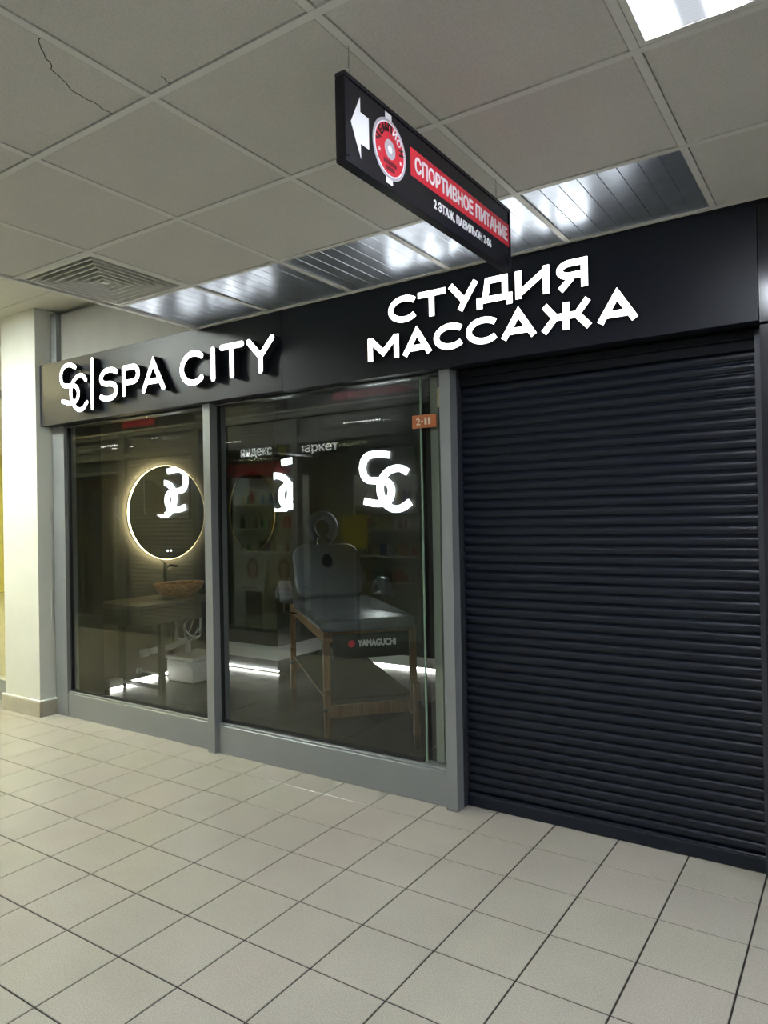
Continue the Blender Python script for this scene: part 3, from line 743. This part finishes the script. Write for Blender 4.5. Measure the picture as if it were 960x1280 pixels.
# --- low cabinet behind the table and light strips
cab = empty('low_cabinet', (-2.25, 2.45, 0), label='low dark cabinet with lit white plinth behind the massage table', cat='cabinet')
part('body', mat('dark_cabinet', (.02, .022, .022), .35), cab, (-.52, .34, -.36, .48, .27, .43), b=.004)
part('plinth', mat('white_lacquer', (.62, .64, .64), .35), cab, (-.50, .32, -.34, .46, .13, .268), b=.003)
part('glass_top', mat('green_glass_top', (.06, .085, .075), .08), cab, (-.54, .36, -.38, .50, .432, .445), b=.002)
part('foot', M_DFRAME, cab, (-.42, .24, -.26, .38, 0.0, .128), b=.003)
MB().box(-.46, .28, -.29, -.282, .012, .022).build('light_strip', M_LED, cab)
ls = empty('light_strip', (-.4, 3.0, .0), label='white light strip along the floor at the back wall', cat='light strip')
part('channel', mat('white_channel', (.7, .7, .7), .4), ls, (-1.2, 1.3, -.05, .018, .0, .022), b=.002)
MB().box(-1.19, 1.29, -.053, -.0505, .004, .019).build('tube', M_LED, ls)

# --- SC neon sign hanging in the room
NK = 6.04 / 4.686
ns = empty('neon_sign', (2.752 - 3.092*NK, 3.005, 1.491 + .279*NK), label='glowing white SC emblem on the back wall inside the window', cat='neon sign')
def neon(pts, name): MB().ribbon([(x + .34, z - 1.77) for x, z in smooth(pts)], .056, lambda u, v, t: (u*NK*.93 + .005, t, v*NK*.95), -.014, .014, 0, 0, False).build(name, M_NEON, ns)
neon([(-.318,1.984),(-.43,2.002),(-.56,1.990),(-.602,1.885),(-.56,1.785),(-.435,1.776),(-.325,1.765),(-.290,1.690),(-.325,1.600),(-.42,1.585),(-.50,1.592),(-.575,1.612)], 'letter')
neon([(-.140,1.835),(-.22,1.880),(-.35,1.850),(-.425,1.740),(-.395,1.610),(-.30,1.535),(-.20,1.540),(-.118,1.590)], 'letter')
MB().bbox(-.33, .33, .016, .045, -.34, .34, .004).build('back_plate', M_BLACK, ns)
# --- narrow hanging mirror panel
hp = empty('mirror_panel', (-1.92, 2.30, 1.76), label='narrow mirrored panel hanging left of the neon emblem', cat='mirror')
MB().box(-.004, .004, -.22, .05, -.20, .35).build('mirror_glass', M_MIRROR, hp)
MB().box(-.012, .012, -.225, .50, .352, .375).build('top_rail', M_CHROME, hp)
for y in (-.18, .48): MB().tube([(0, y, .375), (0, y, .84)], .0015, 5).build('hanging_wire', M_BLACK, hp)
# --- added back-wall mirror, its gilt rim imitating a reflection of the lit mirror
r2 = empty('round_mirror', (-3.16, 3.0, 0), label='added dark mirror whose gilt rim imitates a reflection of the lit mirror', cat='mirror')
cx2 = .0
MB().prism([(.36*math.cos(2*math.pi*k/64), 1.58 + .46*math.sin(2*math.pi*k/64)) for k in range(64)], fyl(.022), 0, .02).build('mirror_glass', mat('dark_mirror', (.10, .11, .11), .05, 1.0), r2)
MB().tube([(.362*math.cos(2*math.pi*k/64), .02, 1.58 + .462*math.sin(2*math.pi*k/64)) for k in range(64)], .008, 8, closed=True).build('reflection_rim', mat('gilt', (.75, .55, .25), .25, 1.0), r2)
r2.location = (-3.12, 3.0, 0)

# ================================================================== ACROSS THE CORRIDOR (seen in the glass)
M_OFRAME = mat('opposite_frame', (.13, .135, .13), .45)
M_PERF = perf_mat('perforated_sheet', (.17, .175, .17), .042, .011)
w3 = structure(empty('window_3'), 'dark framed shopfronts across the corridor')
PY0, PY1 = OPY - .08, OPY
for (a, b) in ((-8.6, -8.5), (-7.06, -6.96), (-5.64, -5.52), (-4.18, -4.06), (-2.57, -2.47), (-.90, -.80)): part('frame_post', M_OFRAME, w3, (a, b, PY0, PY1 + .01, 0, 2.68))
OPX = [(-8.5, -7.06), (-6.96, -5.64), (-5.52, -4.18), (-4.06, -2.57), (-2.47, -.90)]
for n, (a, b) in enumerate(OPX):
    part('rail', M_OFRAME, w3, (a, b, PY0, PY1, 2.33, 2.41))
    part('rail', M_OFRAME, w3, (a, b, PY0, PY1, 2.62, 2.68))
    MB().box(a, b, PY0 + .03, PY0 + .034, 2.411, 2.619).build('perforated_panel', M_PERF, w3)
    if n != 2:
        part('sill_panel', M_OFRAME, w3, (a, b, PY0, PY1, 0, .18))
        pane(a, b, PY0 + .05, .18, 2.33, w3)
    if n < 2:
        MB().box(a, b, PY0 + .03, PY0 + .034, 2.19, 2.33).build('perforated_panel', M_PERF, w3)
        part('rail', M_OFRAME, w3, (a, b, PY0, PY1, 2.14, 2.189))
structure(MB().bbox(-8.7, -.78, PY0, PY1 + .03, 2.682, 2.706, .003).build('trim_2', mat('light_trim', (.55, .55, .52), .4)), 'light metal strip above the shopfronts opposite')
structure(MB().box(-8.7, -.78, PY0 - .02, PY0 + .04, 2.707, H2).build('wall_opposite', M_DARKROOM), 'dark wall above the shopfronts opposite')
for n, (a, b) in enumerate(((-5.55, -4.9), (-1.95, -.95))):
    rb = empty('red_board', ((a+b)/2, PY1 - .01, 2.745), label=['red board above the roller shutter opposite', 'red board above the glazed shop opposite'][n], cat='board')
    part('board', mat('red_board_paint', (.50, .02, .05), .5), rb, (a-(a+b)/2, b-(a+b)/2, -.015, .02, .0, .12), b=.004)
    part('board_edge', M_DFRAME, rb, (a-(a+b)/2-.01, b-(a+b)/2+.01, -.018, .024, -.02, -.001), b=.003)
vs_ = empty('slot_vent', (-3.4, PY1 - .02, 2.775), label='black slot vent with pale slots above the shopfront opposite', cat='vent')
part('body', M_BLACK, vs_, (-.75, .75, -.02, .02, -.06, .06), b=.004)
for k in range(5): part('slot', M_FRAME, vs_, (-.70 + .29*k, -.70 + .29*k + .22, .0205, .024, -.012, .012), b=.001)
# opposite shutter
osh = empty('roller_shutter', (-4.85, OPY - .05, 0), label='closed grey-black roller shutter across the corridor seen in the glass', cat='roller shutter')
mbS = MB(); hw2 = .665
for k in range(42):
    z = .03 + .0545*k + .027
    pr2 = [(.012*math.cos(a), z + .0255*math.sin(a)) for a in (-math.pi/2 + math.pi*q/6 for q in range(7))]
    vs = [(-hw2, y, zz_) for y, zz_ in pr2] + [(hw2, y, zz_) for y, zz_ in pr2]
    mbS.add(vs, [(q, q+1, 8+q, 7+q) for q in range(6)], 0, True)
mbS.box(-hw2, hw2, -.012, -.002, .0, 2.325)
tag(mbS.build('slats', mat('opposite_shutter_paint', (.30, .295, .27), .45, 0.), osh), kind='stuff')
part('bottom_bar', M_OFRAME, osh, (-hw2, hw2, -.01, .02, .0, .05))
# shop rooms opposite
structure(MB().box(-8.6, -5.55, -4.7, -4.6, 0, 2.75).build('wall_shop_left', mat('shop_wall', (.22, .235, .22), .8)), 'back wall of the left shop opposite')
structure(MB().box(-4.1, -.75, -4.7, -4.6, 0, 2.75).build('wall_shop_right', MATS['shop_wall']), 'back wall of the right shop opposite')
structure(MB().box(-5.55, -4.10, -4.7, -2.85, 0, 2.75).build('wall_shop_middle', M_DARKROOM), 'dark block behind the opposite shutter')
structure(MB().box(-.80, -.74, -4.7, PY0, 0, 2.75).build('wall_shop_side', MATS['shop_wall']), 'side wall of the right shop opposite')
structure(MB().box(-8.7, -8.6, -4.7, PY0, 0, 2.75).build('wall_shop_end', MATS['shop_wall']), 'side wall of the left shop opposite')
structure(MB().box(-8.7, -.74, -4.7, PY0 - .02, 2.76, 2.82).build('ceiling', MATS['shop_wall']), 'ceiling of the shops opposite')
beam = empty('wooden_beam', (-6.3, -3.0, 2.0), label='brown wooden lintel inside the left shop opposite', cat='beam')
part('board', wood('beam_wood', (.12, .07, .03), (.2, .12, .06), 3, 0), beam, (-.60, .62, -.05, .05, -.02, .11), b=.004)
part('bracket', M_DFRAME, beam, (-.70, -.601, -.04, .04, -2.0, .11), b=.004)
part('bracket', M_DFRAME, beam, (.621, .66, -.04, .04, -2.0, .11), b=.004)
# tube lamps behind the perforated panels
for n, (a, b, z, y) in enumerate(((-2.1, -1.62, 2.565, -3.0), (-1.9, -1.45, 2.55, -3.1), (-6.6, -6.2, 2.60, -3.0), (-6.45, -6.0, 2.58, -3.1), (-5.2, -4.9, 2.60, -2.80), (-5.05, -4.65, 2.585, -2.80), (-1.2, -.95, 2.47, -3.0), (-4.0, -3.75, 2.47, -3.0))):
    tl = empty('tube_lamp', ((a+b)/2, y, z), label=['longer lit tube lamp above the right shop opposite', 'shorter lit tube lamp above the right shop opposite', 'left lit tube lamp above the left shop opposite', 'right lit tube lamp above the left shop opposite', 'left lit tube lamp above the opposite shutter', 'right lit tube lamp above the opposite shutter', 'small lit tube lamp at the right end of the shops opposite', 'small lit tube lamp between opposite shutter and right shop'][n], cat='lamp', group='tube lamps behind perforated panels')
    MB().tube([(-(b-a)/2, 0, 0), ((b-a)/2, 0, 0)], .013, 10).build('tube', emis('tube_light', (1, .98, .92), 14.0), tl)
    part('holder', M_DFRAME, tl, (-(b-a)/2 - .02, (b-a)/2 + .02, -.015, .015, .0145, .04), b=.002)
# lettered banner hanging behind the glass, seen from its back
bn = empty('hanging_banner', (-2.72, -2.73, 2.20), label='black hanging banner with white Cyrillic marketplace lettering behind the opposite glass', cat='banner')
part('banner', M_BLACK, bn, (-.92, .86, -.012, .0, .0, .15), b=.002)
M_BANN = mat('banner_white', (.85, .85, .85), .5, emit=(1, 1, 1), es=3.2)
text_part('lettering', 'яндекс', .12, lambda u, v, t: (-.74 + u, .001 + t, .015 + v), M_BANN, bn, .0008, 1, width=.50, height=.115)
text_part('lettering', 'маркет', .12, lambda u, v, t: (.13 + u, .001 + t, .008 + v), M_BANN, bn, .0008, 1, width=.60, height=.105)
MB().prism([(-.08 + .06*math.cos(k*math.pi/12), .075 + .06*math.sin(k*math.pi/12)) for k in range(24)], lambda u, v, t: (u, t, v), .001, .004).build('yellow_dot', mat('yellow_print', (.75, .6, .05), .5), bn)

for n, x in enumerate((-6.3, -2.4)):
    light_panel(x, -3.1, 2.755, ['lit panel inside the left shop opposite', 'lit panel inside the right shop opposite'][n], 8.0, 1.2, .6, (.95, 1.0, .95))
# shelving with goods
M_SHELF = mat('shelf_white', (.7, .72, .7), .5)
bottle_me = MB().lathe([(.001, 0), (.028, 0), (.03, .01), (.03, .11), (.012, .135), (.012, .165), (.001, .165)], 10)
CLR = [(.08, .08, .09), (.6, .57, .5), (.08, .18, .5), (.5, .08, .08), (.55, .42, .15), (.15, .35, .22), (.75, .75, .72), (.2, .12, .3)]
CN = ['black', 'cream', 'blue', 'red', 'ochre', 'green', 'white', 'violet']
BOT = [bottle_me.mesh('bottle', mat('goods_%d' % k, c, .4)) for k, c in enumerate(CLR)]
BOX = [MB().bbox(-.035, .035, -.03, .03, 0, .15, .003).mesh('carton', MATS['goods_%d' % k]) for k in range(len(CLR))]
def shelf_unit(x0, x1, y, levels, label, where):
    su = empty('shelf_unit', ((x0+x1)/2, y, 0), label=label, cat='shelf'); hw_ = (x1-x0)/2
    part('side_panel', M_SHELF, su, (-hw_, -hw_+.025, -.14, .14, 0, levels[-1] + .33)); part('side_panel', M_SHELF, su, (hw_-.025, hw_, -.14, .14, 0, levels[-1] + .33))
    part('back_panel', M_SHELF, su, (-hw_+.0255, hw_-.0255, -.14, -.128, .05, levels[-1] + .32))
    for z in levels: part('shelf_board', M_SHELF, su, (-hw_+.0255, hw_-.0255, -.127, .14, z-.022, z))
    for lv, z in enumerate(levels):
        x = x0 + .08
        while x < x1 - .07:
            k = random.randrange(len(CLR)); isb = random.random() < .6
            o = link('bottle' if isb else 'carton', (BOT if isb else BOX)[k], None, (x, y + random.uniform(-.02, .06), z))
            sc = random.uniform(.55, 1.05); o.scale = (sc, sc, sc)
            tag(o, 'small ' + CN[k] + (' bottle' if isb else ' carton') + ' on the ' + ['lowest', 'second', 'third', 'fourth'][lv] + ' board of the ' + where, 'bottle' if isb else 'carton', 'goods on the ' + where)
            x += random.uniform(.055, .08)
shelf_unit(-3.75, -2.75, -3.0, (1.10, 1.38, 1.68), 'white shelf unit with bottles behind the opposite glass, left of the post', 'left shelf unit across the corridor')
shelf_unit(-2.15, -1.05, -3.35, (.75, 1.05, 1.35, 1.65), 'white shelf unit with goods behind the opposite glass, right of the post', 'right shelf unit across the corridor')
shelf_unit(-6.75, -5.85, -3.45, (.5, .85, 1.2, 1.55), 'shelf unit with goods in the left shop opposite', 'shelf unit in the left shop opposite')
yb_ = empty('yellow_box', (-1.95, -2.95, 0), label='yellow display stand in front of the right shelf opposite', cat='display stand')
part('panel', mat('yellow_display', (.45, .38, .04), .5), yb_, (-.16, .16, -.03, .0, 1.15, 1.52)); part('post', M_DFRAME, yb_, (-.015, .015, -.06, -.031, .02, 1.5)); part('base', M_DFRAME, yb_, (-.16, .16, -.15, .1, 0, .02))
rs = empty('red_header', (-3.3, -2.90, 1.98), label='red header board over the left shelf opposite', cat='board')
part('board', MATS['red_board_paint'], rs, (-.60, .55, -.02, .0, .05, .19)); part('hanger', M_DFRAME, rs, (-.5, -.49, -.015, -.005, .191, .78)); part('hanger', M_DFRAME, rs, (.49, .50, -.015, -.005, .191, .78))
# posters of women under the shelves
def poster(x, z0, wd, ht, bg, shirt, label):
    p = empty('poster', (x, -2.84, z0), label=label, cat='poster')
    part('board', mat('poster_' + label.split()[0], bg, .5), p, (-wd/2, wd/2, -.01, .0, 0, ht), b=.001)
    f = lambda u, v, t: (u, t, v)
    def el(cx, cz, rx, rz, m, nm, t): MB().prism([(cx + rx*math.cos(k*math.pi/12), cz + rz*math.sin(k*math.pi/12)) for k in range(24)], f, .0002*t, .0002*t + .0005).build(nm, m, p)
    hair = mat('print_hair', (.03, .018, .012), .6); skin = mat('print_skin', (.42, .24, .17), .6)
    el(.02, ht*.60, wd*.24, ht*.28, hair, 'printed_hair', 2)
    el(.02, ht*.34, wd*.09, ht*.14, skin, 'printed_neck', 4)
    MB().prism([(-wd*.32, .004), (-wd*.28, ht*.2), (-wd*.08, ht*.30), (wd*.16, ht*.30), (wd*.36, ht*.2), (wd*.42, .004)], f, .0012, .0016).build('printed_shirt', shirt, p)
    el(.02, ht*.58, wd*.13, ht*.18, skin, 'printed_face', 8)
    MB().box(-wd*.4, wd*.2, .0018, .0022, ht*.06, ht*.11).build('printed_strip', mat('print_blue', (.05, .10, .32), .5), p)
    part('stand', M_DFRAME, p, (-wd*.3, wd*.3, -.03, -.011, -z0, ht*.5), b=.002)
poster(-3.42, .62, .42, .46, (.42, .44, .46), mat('print_pale', (.45, .45, .5), .6), 'pale poster of a woman in white under the left shelf opposite')
poster(-2.92, .62, .40, .46, (.45, .42, .40), mat('print_peach', (.50, .28, .20), .6), 'warm poster of a woman in a peach top under the left shelf opposite')
# dark bushy plants beside the posts opposite
def plant(x, y, h, label):
    p = empty('potted_plant', (x, y, 0), label=label, cat='plant')
    MB().lathe([(.001, 0), (.09, 0), (.12, .2), (.11, .2), (.10, .17), (.001, .17)], 18).build('pot', M_BLACK, p)
    tr = smooth([(0, 0, .17), (.03, .01, h*.45), (-.03, 0, h*.75), (.01, 0, h)], 2)
    MB().tube(tr, .018, 8).build('trunk', mat('bark', (.05, .04, .03), .8), p)
    mb = MB()
    for k in range(160):
        c = Vector((random.gauss(0, .10), random.gauss(0, .08), h*random.uniform(.6, 1.08))); a = random.uniform(0, 6.28); t_ = random.uniform(-.6, .6)
        d = Vector((math.cos(a)*math.cos(t_), math.sin(a)*math.cos(t_), math.sin(t_))); s_ = d.cross(Vector((0, 0, 1))).normalized()*.018
        mb.add([c, c + d*.05 + s_, c + d*.11, c + d*.05 - s_], [(0, 1, 2, 3)])
    tag(mb.build('foliage', mat('dark_leaf', (.02, .035, .018), .5), p), kind='stuff')
plant(-7.3, -3.1, 1.0, 'dark potted tree in the left shop opposite')
plant(-2.42, -2.98, 1.0, 'dark potted tree behind the opposite glass between the shelves')
